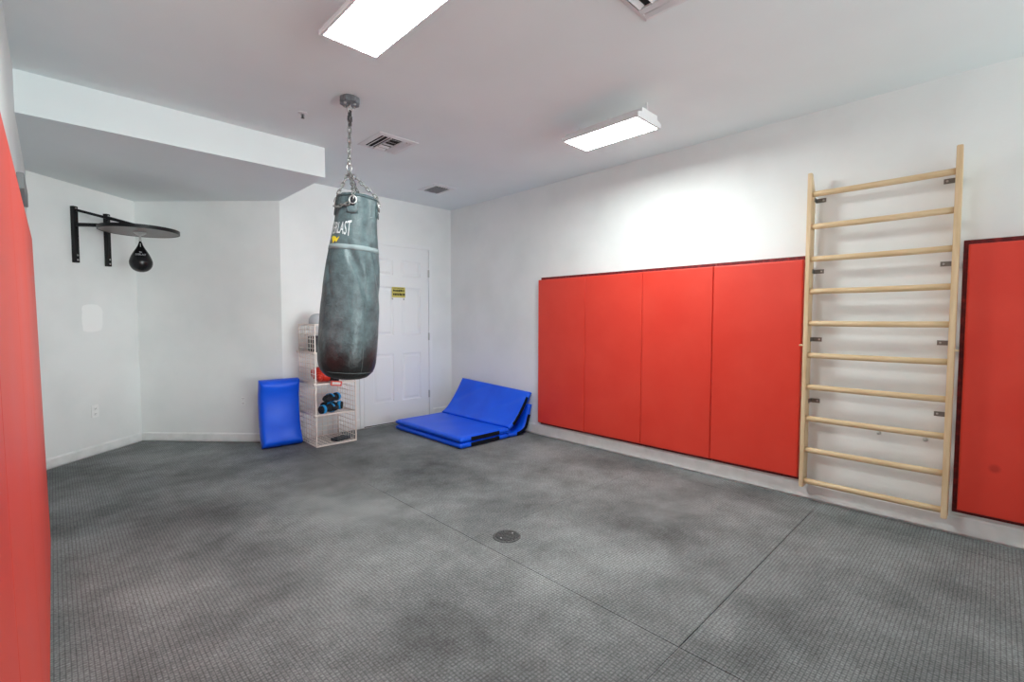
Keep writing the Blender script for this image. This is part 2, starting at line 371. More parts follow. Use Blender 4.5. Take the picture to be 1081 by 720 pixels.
# yellow notice on the door: two illegible lines in dark print
sg = thing('door_sign', 'small yellow notice with dark lettering stuck on the white door', 'sign', (2.958, YB-.0125, 1.555))
bm = BM(); box(bm, (-.088, -.003, -.062), (.088, 0, .06)); link('sign_plate', bm, M_sign, sg)
bm = BM()
for zc, hh in ((.018, .026), (-.026, .030)):
    x = -.074
    while x < .068:
        w_ = random.uniform(.010, .020)
        box(bm, (x, -.0042, zc-hh/2*random.uniform(.75, 1)), (x+w_, -.0029, zc+hh/2*random.uniform(.7, 1))); x += w_+random.uniform(.004, .007)
for k in range(9): box(bm, (-.075+k*.0165, -.0042, .040), (-.068+k*.0165, -.0029, .052))
link('print', bm, mat('sign_ink', (.02, .02, .012), .6, .2), sg)
for x, z in ((-.09, -.088), (.062, -.090)):
    bm = BM(); box(bm, (x, -.0025, z), (x+.016, 0, z+.018), .001); link('tape_corner', bm, M_greyprint, sg)

# outlets
def outlet(label, pos, d, n):
    t = thing('wall_outlet', label, 'outlet', pos + n*.0005)
    R = Matrix((( d.x, n.x, 0), (d.y, n.y, 0), (0, 0, 1))).to_4x4()
    bm = BM(); box(bm, (-.035, 0, -.058), (.035, .006, .058), .004); bm.transform(R); link('cover_plate', bm, M_plastic, t)
    for z in (-.027, .021):
        bm = BM(); box(bm, (-.016, .005, z-.016), (.016, .0075, z+.018), .003); bm.transform(R); s = link('socket', bm, M_plastic, t)
        bm = BM()
        for x in (-.0075, .0055): box(bm, (x, .0074, z-.003), (x+.003, .0079, z+.008))
        box(bm, (-.002, .0074, z-.011), (.002, .0079, z-.007)); bm.transform(R); link('slot', bm, M_slot, s)
outlet('white wall outlet low on the angled wall below the speed bag', Vector((.254, 5.702, .395)), dA, nA)
outlet('white wall outlet beside the upright blue kick shield', Vector((1.361, 5.284, .412)), dB, nB)

# ------------------------------------------------------------------ ceiling fixtures
def lamp(label, x, y):
    t = thing('ceiling_light', label, 'ceiling light', (x, y, 2.5), 0, None)
    hx, hy = .127, .288
    bm = BM(); box(bm, (-hx, -hy, 0), (hx, hy, .006), .002); link('diffuser', bm, M_emit, t)
    bm = BM()                                                      # tray rim and sloped trough above it
    secs = [(hx+.012, .0), (hx+.013, .024), (hx+.002, .030), (.095, .040), (.092, .064)]
    for y0_, y1_ in ((-hy-.012, hy+.012),):
        L0 = []
        for y_ in (y0_, y1_):
            L0.append([bm.verts.new((sx*a, y_, z)) for sx, seq in ((1, secs), (-1, secs[::-1])) for a, z in seq])
        k = len(L0[0])
        for i in range(k): bm.faces.new((L0[0][i], L0[0][(i+1) % k], L0[1][(i+1) % k], L0[1][i]))
    # bottom is open to the diffuser: rim faces only
    for f in [f for f in bm.faces if all(abs(v.co.z) < 1e-6 for v in f.verts)]: bm.faces.remove(f)
    for sx in (-1, 1): box(bm, (min(sx*hx, sx*(hx+.012)), -hy-.012, -.001), (max(sx*hx, sx*(hx+.012)), hy+.012, .004))
    link('housing', bm, M_house, t)
    for s in (-1, 1):
        bm = BM(); y_ = s*(hy+.012); poly = [(hx+.014, -.001), (hx+.015, .026), (hx+.003, .032), (.097, .042), (.094, .067), (-.094, .067), (-.097, .042), (-hx-.003, .032), (-hx-.015, .026), (-hx-.014, -.001)]
        a = [bm.verts.new((px, y_, pz)) for px, pz in poly]; b = [bm.verts.new((px, y_-s*.0, pz)) for px, pz in poly]
        for v in b: v.co.y = y_+s*.006
        bm.faces.new(a); bm.faces.new(b[::-1])
        for i in range(10): bm.faces.new((a[i], a[(i+1) % 10], b[(i+1) % 10], b[i]))
        box(bm, (-hx, min(s*hy, y_), -.001), (hx, max(s*hy, y_), .004))
        link('end_cap', bm, M_house, t)
    for sy in (-1, 1):
        bm = BM(); tube(bm, [(.02, sy*.27, .062), (.02, sy*.27, .1395)], .005, 8); box(bm, (.004, sy*.27-.012, .062), (.036, sy*.27+.012, .074)); link('hanger', bm, M_house, t)
lamp('bright rectangular ceiling light cut off by the top of the photo', 1.032, 1.848)
lamp('bright rectangular ceiling light near the right wall, its whole panel visible', 2.783, 1.905)

def vent(label, x0, x1, y0, y1, style):
    cx, cy = (x0+x1)/2, (y0+y1)/2; hx, hy = (x1-x0)/2, (y1-y0)/2
    t = thing('ceiling_vent', label, 'vent', (cx, cy, H))
    b = {'grille': .048, 'four_way': .040, 'four_way_narrow': .024}[style]
    bm = BM()                                                      # flanged frame
    prof = [(0, -.0005), (0, -.004), (b*.75, -.010), (b, -.010), (b, -.0005)]; loops = []
    for ins, z in prof: loops.append([bm.verts.new(p) for p in ((-hx+ins, -hy+ins, z), (hx-ins, -hy+ins, z), (hx-ins, hy-ins, z), (-hx+ins, hy-ins, z))])
    for i in range(5):
        a, c_ = loops[i], loops[(i+1) % 5]
        for k in range(4): bm.faces.new((a[k], a[(k+1) % 4], c_[(k+1) % 4], c_[k]))
    link('frame', bm, M_vent, t)
    bm = BM(); box(bm, (-hx+b, -hy+b, -.0025), (hx-b, hy-b, -.0006)); link('duct_opening', bm, M_ventdk, t)
    ix, iy = hx-b, hy-b
    def blade(p0, p1, tilt, w=.030):                               # a slanted louvre along p0-p1
        p0, p1 = Vector(p0), Vector(p1); d = (p1-p0).normalized(); n = Vector((-d.y, d.x, 0)); bm = BM()
        o = [n*(-w/2)*math.cos(tilt)+Vector((0, 0, w/2*math.sin(tilt))), n*(w/2)*math.cos(tilt)-Vector((0, 0, w/2*math.sin(tilt)))]
        q = [p0+o[0], p1+o[0], p1+o[1], p0+o[1]]; th = Vector((0, 0, .0015))
        v = [bm.verts.new(p) for p in q]+[bm.verts.new(p+th) for p in q]
        for f in ((0, 1, 2, 3), (7, 6, 5, 4), (0, 4, 5, 1), (1, 5, 6, 2), (2, 6, 7, 3), (3, 7, 4, 0)): bm.faces.new([v[k] for k in f])
        link('louvre', bm, M_vent, t)
    if style != 'grille':
        for sx in (-1, 1):
            for k in range(2):
                x = sx*(ix-.020-k*.038); blade((x, -iy, -.011), (x, iy, -.011), .42*(-1 if sx > 0 else 1), .024)
        m_ = ix-.085
        n_ = 5
        for k in range(n_):
            y = -iy+.022+(2*iy-.044)*k/(n_-1); blade((-m_, y, -.011), (m_, y, -.011), .42*(-1 if k < 2 else 1) if k != 2 else 0, .026)
        for sx in (-1, 1):
            bm = BM(); box(bm, (sx*(m_+.004)-.0015, -iy, -.016), (sx*(m_+.004)+.0015, iy, -.006)); link('divider', bm, M_vent, t)
    else:
        n_ = 6
        for k in range(n_):
            x = -ix+.014+(2*ix-.028)*k/(n_-1); blade((x, -iy, -.011), (x, iy, -.011), 1.15, .018)
vent('square ceiling vent between the hanging bag and the whole light', 1.80, 2.14, 3.27, 3.635, 'four_way')
vent('small dark grille in the ceiling near the far corner', 2.88, 3.155, 4.105, 4.435, 'grille')
vent('ceiling vent cut off by the top edge of the photo', 1.70, 2.042, .862, 1.204, 'four_way_narrow')
sp = thing('sprinkler_head', 'tiny metal sprinkler head in the ceiling left of the hanging bag', 'sprinkler', (1.267, 3.351, H))
bm = BM(); lathe(bm, [(.008, -.008), (.028, -.004), (.030, -.0005)], 24); link('escutcheon', bm, M_vent, sp, True)
bm = BM(); tube(bm, [(0, 0, -.01), (0, 0, -.034)], .0035, 8); tube(bm, [(.008, 0, -.008), (.009, 0, -.02), (0, 0, -.033)], .002, 6); tube(bm, [(-.008, 0, -.008), (-.009, 0, -.02), (0, 0, -.033)], .002, 6)
link('yoke', bm, M_dsteel, sp)
bm = BM(); lathe(bm, [(.012, -.036), (.012, -.034)], 16); link('deflector', bm, M_dsteel, sp)

# ------------------------------------------------------------------ red wall pads
def pad(label, x_face, x_back, y0, y1, z0=.142, z1=1.65, group=None, lean=0, seed=0, bex=(0, 0), top=.028, r=.009, pull=.80):
    s = 1 if x_face < x_back else -1                               # which way is the wall
    t = thing('wall_pad', label, 'wall pad', (x_back, (y0+y1)/2, z0), 0, group)
    hw = (y1-y0)/2-.0015
    bt = .010
    bm = BM(); box(bm, (min(-s*bt, -s*.0006), -hw-bex[0], -.026), (max(-s*bt, -s*.0006), hw+bex[1], z1-z0+top), .002); link('backing_board', bm, M_redback, t)
    dep = abs(x_face-x_back)
    bm = BM(); hz = z1-z0; rows_ = []
    def cuts(n_, a):                                               # close rows along the rims, even ones between
        k = [0, .0012, .003, .0055, .009, .014]; mid = [.03+(a-.06)*i/n_ for i in range(n_+1)]
        return k+mid+[a-v for v in k[::-1]]
    cy_, cz_ = cuts(8, 2*hw), cuts(20, hz); nx, nz = len(cy_)-1, len(cz_)-1
    for j in range(nz+1):
        row = []
        for i in range(nx+1):
            y = -hw+cy_[i]; z = cz_[j]; v = z/hz
            e = min(hw-abs(y), z, hz-z); f = 1 if e >= r else math.sqrt(max(0, 1-(1-e/r)**2))
            # the vinyl pulls in a little towards its rims
            d = bt+(dep-bt)*(pull+(1-pull)*f)+.0025*noise.noise(Vector(((y+(y0+y1)/2)*2, z*2, seed)))*min(1, e/.05)-lean*v
            row.append(bm.verts.new((-s*d, y, z)))
        rows_.append(row)
    back = {}
    for j in range(nz):
        for i in range(nx): bm.faces.new((rows_[j][i], rows_[j][i+1], rows_[j+1][i+1], rows_[j+1][i]))
    rim = [rows_[0][i] for i in range(nx+1)]+[rows_[j][nx] for j in range(1, nz+1)]+[rows_[nz][i] for i in range(nx-1, -1, -1)]+[rows_[j][0] for j in range(nz-1, 0, -1)]
    bk = [bm.verts.new((-s*bt, v.co.y, v.co.z)) for v in rim]
    for k in range(len(rim)): bm.faces.new((rim[k], rim[(k+1) % len(rim)], bk[(k+1) % len(rim)], bk[k]))
    bm.faces.new(bk)
    # extra close rows near the rim come from the bevel shape; smooth shading
    o = link('cushion', bm, M_red, t, True)
    return t
yb = [3.393, 2.780, 2.166, 1.552, .938]
lab = ['red wall pad nearest the blue folding mat', 'second red wall pad from the blue folding mat', 'third red wall pad from the blue folding mat', 'red wall pad touching the left side of the wooden wall bars']
for k in range(4): pad(lab[k], 3.682, W, yb[k+1], yb[k], .142, 1.65, 'red pads on the right wall', 0, k*3.1)
pad('red wall pad to the right of the wooden wall bars', 3.682, W, -.482, .131, .150, 1.662, 'red pads on the right wall', 0, 20, (0, .022))
yl = [3.40, 2.785, 2.17, 1.555, .94, .325]
labl = ['red pad at the far end of the left wall pad row', 'second red pad from the far end of the left wall pad row', 'third red pad from the far end of the left wall pad row', 'fourth red pad from the far end of the left wall pad row', 'red left wall pad nearest the camera, only a sliver at the left edge']
for k in range(5): pad(labl[k], -.039, XL, yl[k+1], yl[k], .09, 1.638, 'red pads on the left wall', .020, 40, (0, 0), .010, .003, .985)
bm = BM(); box(bm, (0, -.30, -.045), (.030, .30, .045), .006); o = link('wall_box', bm, mat('grey_enamel', (.22, .23, .235), .5, .4), None, False, (XL+.0005, 4.02, 1.985))
tag(o, 'flat grey box fixed high on the left wall above the red pads', 'wall box')

# ------------------------------------------------------------------ wooden wall bars
wb = thing('wall_bars', 'tall pale wooden wall bars with ten rungs between red pads', 'wall bars', (W, .54, .105))
zt = 2.205-.105
YL, YR = (.345, .371), (-.375, -.347)                              # left and right uprights, local y
for k, (a, b) in enumerate((YL, YR)):
    bm = BM(); prof = [(-.128, 0), (-.030, 0), (-.030, zt-.13), (-.105, zt-.005), (-.128, zt)] if k == 0 else [(-.128, 0), (-.030, 0), (-.030, zt-.13), (-.105, zt-.005), (-.128, zt)]
    p = [bm.verts.new((x, a, z)) for x, z in prof]; q = [bm.verts.new((x, b, z)) for x, z in prof]
    bm.faces.new(p); bm.faces.new(q[::-1])
    for i in range(5): bm.faces.new((p[i], p[(i+1) % 5], q[(i+1) % 5], q[i]))
    bmesh.ops.recalc_face_normals(bm, faces=bm.faces)
    bmesh.ops.bevel(bm, geom=[e for e in bm.edges], offset=.003, segments=2, affect='EDGES')
    link('upright', bm, M_wood, wb)
for k in range(10):
    z = 2.068-.2135*k-.105; bm = BM(); sag = .002
    tube(bm, [(-.100, YR[1]-.004+(YL[0]+.008-YR[1])*i/8, z-sag*math.sin(PI*i/8)) for i in range(9)], .0185, 14); link('rung', bm, M_rung, wb, True)
for z in (2.04, 1.565, 1.105, .685):
    for side, (y, s) in enumerate(((YL[0], -1), (YR[1], 1))):
        bm = BM(); zz = z-.105
        lo, hi = sorted((y, y+s*.055)); box(bm, (-.0030, lo, zz-.014), (-.0005, hi, zz+.014))
        lo, hi = sorted((y, y+s*.0025)); box(bm, (-.060, lo, zz-.014), (-.0005, hi, zz+.014))
        br = link('bracket', bm, M_bracket, wb)
        bm = BM(); lathe(bm, [(.006, 0), (.006, .002), (.003, .004)], 10); bmesh.ops.transform(bm, matrix=Matrix.Translation((-.003, y+s*.040, zz)) @ Matrix.Rotation(-PI/2, 4, 'Y'), verts=bm.verts); link('screw', bm, M_steel, br)
for y0_, y1_ in ((YL[1]-.001, YL[1]+.024), (YR[0]+.001, YR[0]-.018)):
    bm = BM(); tube(bm, [(-.112, y0_, .962), (-.112, y1_, .962)], .006, 10); link('peg', bm, M_wood, wb)
for k, (y, z, lb) in enumerate(((.503, .523, 'left one of two grey wall screws behind the wall bars'), (.280, .521, 'right one of two grey wall screws behind the wall bars'))):
    t = thing('wall_screw', lb, 'screw', (W, y, z), 0, 'screws in the wall behind the bars')
    bm = BM(); lathe(bm, [(.012, 0.0005), (.012, .003), (.005, .006), (.005, .020), (.009, .022), (.007, .026)], 14); bm.transform(Matrix.Rotation(-PI/2, 4, 'Y')); link('head', bm, M_steel, t, True)

# ------------------------------------------------------------------ heavy bag
MX, MY = 1.398, 2.920
mt = thing('ceiling_mount', 'dark grey ceiling mount the heavy bag chain hangs from', 'bag mount', (MX, MY, H))
bm = BM(); lathe(bm, [(.058, -.042), (.064, -.038), (.064, -.010), (.058, -.0005)], 8); link('mount_box', bm, noisy(mat('mount_grey', (.12, .13, .14), .45, .4, .4), (.13, .14, .155), (.26, .275, .29), 40, 3), mt)
for k in range(4):
    bm = BM(); tube(bm, [(.042*math.cos(k*PI/2+.4), .042*math.sin(k*PI/2+.4), -.0418), (.042*math.cos(k*PI/2+.4), .042*math.sin(k*PI/2+.4), -.050)], .008, 6); link('bolt', bm, M_steel, mt)
bm = BM(); tube(bm, [(.016*math.cos(a), 0, -.072+.016*math.sin(a)) for a in [2*PI*k/16 for k in range(16)]], .005, 8, closed=True); tube(bm, [(0, 0, -.0418), (0, 0, -.06)], .008, 8); link('eye_bolt', bm, M_steel, mt, True)

bag = thing('heavy_bag', 'tall faded grey-green hanging heavy bag on a chain', 'punching bag', (MX, MY, 2.56))
Z0 = 2.56
prof = [(2.020, .042, .112), (2.002, .043, .121), (1.86, .031, .130), (1.70, .0155, .149), (1.58, .007, .164), (1.46, -.002, .174), (1.30, -.014, .181), (1.144, -.026, .183), (1.03, -.035, .183), (.965, -.039, .180), (.925, -.041, .172), (.892, -.042, .155), (.868, -.043, .128), (.856, -.043, .095)]
def interp(z):
    for (z1, c1, r1), (z2, c2, r2) in zip(prof, prof[1:]):
        if z <= z1 and z >= z2: t = (z1-z)/(z1-z2); return c1+(c2-c1)*t, r1+(r2-r1)*t
    return prof[0][1:] if z > prof[0][0] else prof[-1][1:]
TILT = .075
def fold(th, z):
    a = max(0, 1-abs(z-1.58)/.26); d = -.017*a*max(0, math.sin(5.5*th+13*(z-1.6)+2.2*noise.noise(Vector((th, z*3, 1)))))**3*(1 if z < 1.70 else .3)
    top = max(0, (z-1.74)/.25)
    d += -.012*top*math.exp(-((th+.98)/.2)**2) + -.006*top*math.exp(-((th+.35)/.12)**2)-.004*top*math.exp(-((th-1.2)/.2)**2)
    low = max(0, 1-abs(z-1.1)/.4)
    d += .0035*noise.noise(Vector((th*1.7, z*4, 5)))+.003*low*noise.noise(Vector((th*4, z*9, 8)))
    return d
def bagpt(th, z, off=0.0):
    c, r = interp(z); r += fold(th, z)+off
    x, y = r*math.sin(th), -r*math.cos(th)
    p = RH*(c+x)+FH*y; return Vector((p.x, p.y, z-Z0-TILT*x))
bm = BM(); n = 96; zs = []
zz = 2.020
while zz > .87: zs.append(zz); zz -= .016
zs += [.868, .856]
rings = [[bm.verts.new(bagpt(2*PI*k/n-PI, z)) for k in range(n)] for z in zs]
for a, b in zip(rings, rings[1:]):
    for k in range(n): bm.faces.new((a[k], a[(k+1) % n], b[(k+1) % n], b[k]))
for ring, z, dz in ((rings[0], 2.020, .006), (rings[-1], .856, -.006)):
    c, r = interp(z); ctr = RH*c; ctr.z = z+dz-Z0; cv = bm.verts.new(ctr)
    for k in range(n): bm.faces.new((ring[k], ring[(k+1) % n], cv))
body = link('body', bm, M_bag, bag, True)
# rim welt round the top, band of grey tape, seams
bm = BM(); tube(bm, [bagpt(2*PI*k/64, 2.004, .002) for k in range(64)], .005, 8, closed=True); link('rim_welt', bm, M_bag, bag, True)
def strip(bm, th0, th1, z0, z1, off, nt=40, nz=2):
    g_ = [[bm.verts.new(bagpt(th0+(th1-th0)*i/nt, z0+(z1-z0)*j/nz, off)) for i in range(nt+1)] for j in range(nz+1)]
    for j in range(nz):
        for i in range(nt): bm.faces.new((g_[j][i], g_[j][i+1], g_[j+1][i+1], g_[j+1][i]))
def solid(o, t): m = o.modifiers.new('thickness', 'SOLIDIFY'); m.thickness = t; m.offset = 1; return o
bm = BM(); strip(bm, -PI, PI*.999, 1.668, 1.698, .0012, 96, 2); solid(link('tape_band', bm, M_band, bag, True), .0012)
bm = BM()
tube(bm, [bagpt(.86+.02*math.sin(z*3), z, .001) for z in [1.66-.04*i for i in range(20)]],   .0014, 6); tube(bm, [bagpt(2*PI*k/64, .905, .001) for k in range(64)], .0018, 6, closed=True)
link('seam', bm, mat('seam_thread', (.12, .15, .155), .6, .3), bag, True)
# printed name, drawn as wide arched capitals, and the yellow mark below it
def wrap(bm_, x0, x1, y0_, y1_, thc, half, z_mid, hgt, arch, off=.0022):
    cy = (y0_+y1_)/2
    bmesh.ops.subdivide_edges(bm_, edges=[e for e in bm_.edges if e.calc_length() > (x1-x0)*.04], cuts=2)
    for v in bm_.verts:
        s = (v.co.x-(x0+x1)/2)/((x1-x0)/2); t = (v.co.y-y0_)/(y1_-y0_)-.5
        hh = hgt*(1+arch*(s*s-.5)); th = thc+half*s
        v.co = bagpt(th, z_mid+t*hh-(.0 if t > 0 else arch*hgt*.12*s*s), off)
bm, x0, x1, y0_, y1_ = text_mesh('EVERLAST', 1, .004); wrap(bm, x0, x1, y0_, y1_, -.50, .64, 1.797, .086, .34)
solid(link('lettering', bm, M_white, bag, False), .0005)
bm = BM(); pts = [(-1, .35), (-.35, -1), (.1, -.35), (.45, -.8), (1, .55), (.45, .05), (.1, .45), (-.35, -.15), (-.55, .6)]
vs = [bm.verts.new((x, y, 0)) for x, y in pts]; bm.faces.new(vs); bmesh.ops.triangulate(bm, faces=bm.faces)
wrap(bm, -1, 1, -1, .6, -.56, .24, 1.722, .046, 0); solid(link('emblem', bm, M_yel, bag, False), .0005)
# hanging tabs, D rings, chains
RING = RH*(-.008)+Vector((0, 0, 2.186-Z0))
def chain(pts, wl, wr, parent, m=M_chain, name='chain'):
    """links along a polyline: every second one turned a quarter"""
    P = [Vector(p) for p in pts]; seglen = [(b-a).length for a, b in zip(P, P[1:])]; tot = sum(seglen); nlk = max(2, int(tot/(wl*.78))); bm = BM()
    def at(s):
        for a, b, l in zip(P, P[1:], seglen):
            if s <= l+1e-9: return a+(b-a)*(s/l), (b-a).normalized()
            s -= l
        return P[-1], (P[-1]-P[-2]).normalized()
    for k in range(nlk):
        c, d = at((k+.5)/nlk*tot); u, v = frame_of(d)
        if k % 2: u = v
        L2 = wl*.5-wl*.24; q = []
        for i in range(14):
            a = 2*PI*i/14; q.append(c+d*(math.sin(a)*wl*.24+(L2 if math.sin(a) >= 0 else -L2))+u*math.cos(a)*wl*.26)
        tube(bm, q, wr, 6, closed=True)
    return link(name, bm, m, parent, True)
chain([(0, 0, -.008), RING+Vector((0, 0, .045))], .040, .0042, bag)
bm = BM(); tube(bm, [RING+RH*(.016*math.cos(2*PI*k/16))+Vector((0, 0, .018+.026*math.sin(2*PI*k/16))) for k in range(16)], .0042, 8, closed=True)
tube(bm, [RING+Vector((0, 0, .03)), RING+Vector((0, 0, .055))], .009, 10); link('swivel_ring', bm, M_steel, bag, True)
chain([(0, 0, -.005), (0, 0, -.095)], .036, .0075, bag, M_dsteel, 'top_chain')
for k in range(4):
    th = .12+k*PI/2-PI*.5*(0); p = bagpt(th, 1.962, .012); pt = bagpt(th, 2.015, .006)
    # stitched U-shaped tab, its dark web loop, and the ring
    bm = BM(); outline = []
    strip(bm, th-.26, th+.26, 1.892, 1.966, .004, 10, 4)
    for v in bm.verts: pass
    solid(link('tab', bm, M_bag, bag, True), .003)
    bm = BM(); w_ = .25
    tube(bm, [bagpt(th+w_*math.cos(a)*(1 if True else 0), 1.932+.042*math.sin(a), .0085) for a in [PI+PI*i/12 for i in range(13)]], .0022, 6); link('stitching', bm, M_dsteel, bag, True)
    bm = BM(); tube(bm, [bagpt(th+.16*math.cos(a), 1.970+.024*math.sin(a), .013) for a in [2*PI*i/18 for i in range(18)]], .0038, 8, closed=True); link('d_ring', bm, M_steel, bag, True)
    bm = BM(); strip(bm, th-.10, th+.10, 1.936, 1.990, .011, 6, 3); solid(link('web_loop', bm, M_blkfab, bag, True), .003)
    chain([RING+Vector((0, 0, -.008)), pt+Vector((0, 0, .012)), p+Vector((0, 0, .010))], .034, .0040, bag)
chain([bagpt(-1.15, 1.94, .014), bagpt(-.8, 1.925, .016), bagpt(-.45, 1.93, .016), bagpt(-.02, 1.945, .016)], .034, .0038, bag)

# ------------------------------------------------------------------ speed bag platform on the angled wall
o0 = Vector((A0[0], A0[1], 0))
pf = thing('speed_bag_platform', 'black speed bag platform with round board on wall brackets', 'speed bag platform', o0+dA*.50+nA*.0006)
def PA(s, n_, z): return dA*(s-.50)+nA*n_+Vector((0, 0, z))
SP = (.372, .662)
CN = .490; CS = .50; BZ = 2.003                                    # board centre: distance from the wall, along it, board underside
SPt = [.36, .665]
for s in SPt:
    bm = BM(); box(bm, (-.019, 0, 1.722), (.019, .036, 2.205), .003)
    bm.transform(Matrix(((dA.x, nA.x, 0, dA.x*(s-.5)), (dA.y, nA.y, 0, dA.y*(s-.5)), (0, 0, 1, 0), (0, 0, 0, 1)))); po = link('post', bm, M_bpaint, pf)
    for z in (1.745, 1.785, 2.185):
        bm = BM(); lathe(bm, [(.008, 0), (.007, .004), (.003, .005)], 10)
        R = Matrix(((dA.x, 0, nA.x, 0), (dA.y, 0, nA.y, 0), (0, 1, 0, 0), (0, 0, 0, 1)))
        bm.transform(Matrix.Translation(PA(s, .036, z)) @ R); link('bolt', bm, M_steel, po)
for s, e in ((SPt[0], -1), (SPt[1], 1)):
    bm = BM(); bar(bm, PA(s, .030, BZ+.045), PA(CS+e*.03, CN+.03, BZ+.045), .028, .028); link('arm', bm, M_bpaint, pf)
    bm = BM(); bar(bm, PA(s, .030, 2.175), PA(CS+e*.035, CN-.05, BZ+.065), .026, .022); link('brace', bm, M_bpaint, pf)
bm = BM(); bm.from_mesh(bpy.data.meshes.new('x')); lathe(bm, [(.278, BZ), (.283, BZ+.004), (.283, BZ+.022), (.278, BZ+.026)], 64, PA(CS, CN, 0)); 
bd = link('board', bm, M_board, pf)
bm = BM(); c = PA(CS, CN, 0)
rr = [(.282, BZ-.002), (.292, BZ-.002), (.292, BZ+.028), (.282, BZ+.028)]; rg = [[bm.verts.new((c.x+r*math.cos(2*PI*k/64), c.y+r*math.sin(2*PI*k/64), z)) for k in range(64)] for r, z in rr]
for i in range(4):
    for k in range(64): bm.faces.new((rg[i][k], rg[i][(k+1) % 64], rg[(i+1) % 4][(k+1) % 64], rg[(i+1) % 4][k]))
link('rim', bm, M_bpaint, pf)
bm = BM(); R = Matrix(((dA.x, nA.x, 0, c.x), (dA.y, nA.y, 0, c.y), (0, 0, 1, 0), (0, 0, 0, 1)))
box(bm, (-.09, -.09, BZ+.0262), (.09, .09, BZ+.033), .002); bm.transform(R); link('mount_plate', bm, M_bpaint, pf)
bm = BM(); lathe(bm, [(.022, -.028), (.042, -.012), (.048, -.006), (.048, -.0003)], 24, (c.x, c.y, BZ)); link('swivel_base', bm, M_steel, pf, True)
bm = BM(); tube(bm, [(c.x, c.y, BZ-.026), (c.x, c.y, BZ-.060)], .009, 10); link('swivel_pin', bm, M_steel, pf)
cw = pf.location + c
sb = thing('speed_bag', 'small black teardrop speed bag hanging under the round board', 'speed bag', (cw.x, cw.y, BZ-.070))
bm = BM(); pr = [(.008, -.012), (.014, -.030), (.020, -.050), (.034, -.080), (.052, -.112), (.070, -.150), (.083, -.190), (.086, -.215), (.080, -.248), (.064, -.276), (.040, -.295), (.015, -.303)]
ps = spline([Vector((r, z*.93)) for r, z in pr], 44); lathe(bm, [(p.x*.99, p.y) for p in ps][::-1], 40); link('body', bm, M_blk, sb, True)
bm = BM(); tube(bm, [(.0, 0, 0), (.0, 0, -.018)], .008, 10); tube(bm, [RH*(.012*math.cos(a))+Vector((0, 0, -.006+.012*math.sin(a))) for a in [2*PI*k/14 for k in range(14)]], .003, 6, closed=True); link('hook', bm, M_steel, sb, True)
def sbr(z):
    for p, q in zip(ps, ps[1:]):
        if q.y <= z <= p.y: return (p.x+(q.x-p.x)*((p.y-z)/max(1e-6, p.y-q.y)))*.99
    return .08
tocam = Vector((-cw.x, -cw.y, 0)).normalized(); tR = Vector((-tocam.y, tocam.x, 0))
def sbp(x, z, off=.0014):
    r = sbr(z)+off; th = x/r; return tocam*(r*math.cos(th))+tR*(r*math.sin(th))+Vector((0, 0, z))
bm, x0, x1, y0_, y1_ = text_mesh('EVERLAST', 1, .02)
for v in bm.verts: v.co = sbp((v.co.x-(x0+x1)/2)/(x1-x0)*.080, -.142+(v.co.y-y0_)/(y1_-y0_)*.018)
solid(link('lettering', bm, M_greyprint, sb), .0004)
bm = BM(); vs = [bm.verts.new((x, y, 0)) for x, y in pts]; bm.faces.new(vs); bmesh.ops.triangulate(bm, faces=bm.faces)
for v in bm.verts: v.co = sbp(v.co.x*.012, -.110+v.co.y*.009)
solid(link('emblem', bm, M_greyprint, sb), .0004)
bm = BM(); tube(bm, [sbp(0, -.03-.01*i, .002) for i in range(4)], .003, 6); link('lace', bm, M_steel, sb, True)

# ------------------------------------------------------------------ white wire rack
X0, X1, Y0, Y1 = 1.785, 2.185, 4.522, 4.930
tz = [.004, .302, .603, .904, 1.178]
rk = thing('wire_rack', 'four tier white wire cube rack behind the heavy bag', 'rack', (X0, Y0, 0))
rw, rd = X1-X0, Y1-Y0
def grid(P, U, V, nu, nv, r=.0036, fr=.005, name='side_panel'):
    bm = BM(); P, U, V = Vector(P), Vector(U), Vector(V)
    for i in range(nu+1): tube(bm, [P+U*(i/nu), P+U*(i/nu)+V], fr if i in (0, nu) else r, 6)
    for j in range(nv+1): tube(bm, [P+V*(j/nv), P+V*(j/nv)+U], fr if j in (0, nv) else r, 6)
    return link(name, bm, M_wire, rk, True)
for k in range(4):
    z0_, z1_ = tz[k]+.006, tz[k+1]-.002
    grid((0, .006, z0_), (0, rd-.012, 0), (0, 0, z1_-z0_), 7, 6)
    grid((rw, .006, z0_), (0, rd-.012, 0), (0, 0, z1_-z0_), 7, 6)
    grid((.006, rd, z0_), (rw-.012, 0, 0), (0, 0, z1_-z0_), 7, 6, name='back_panel')
for k in range(5):
    grid((0, 0, tz[k]+.004), (rw, 0, 0), (0, rd, 0), 9, 9, name='shelf')
    bm = BM(); box(bm, (-.006, -.006, tz[k]-.003), (rw+.006, .004, tz[k]+.011), .003); link('front_rail', bm, M_wire, rk)
for x in (0, rw):
    bm = BM(); box(bm, (x-.007, -.006, .002), (x+.007, .006, tz[4]+.006), .003); link('front_post', bm, M_wire, rk)
for k in range(1, 4):
    for y in (.0, rd):
        bm = BM(); lathe(bm, [(.013, -.013), (.016, -.008), (.016, .008), (.013, .013)], 14); bm.transform(Matrix.Translation((-.008, y, tz[k]+.004)) @ Matrix.Rotation(PI/2, 4, 'Y')); link('connector', bm, M_wire, rk, True)

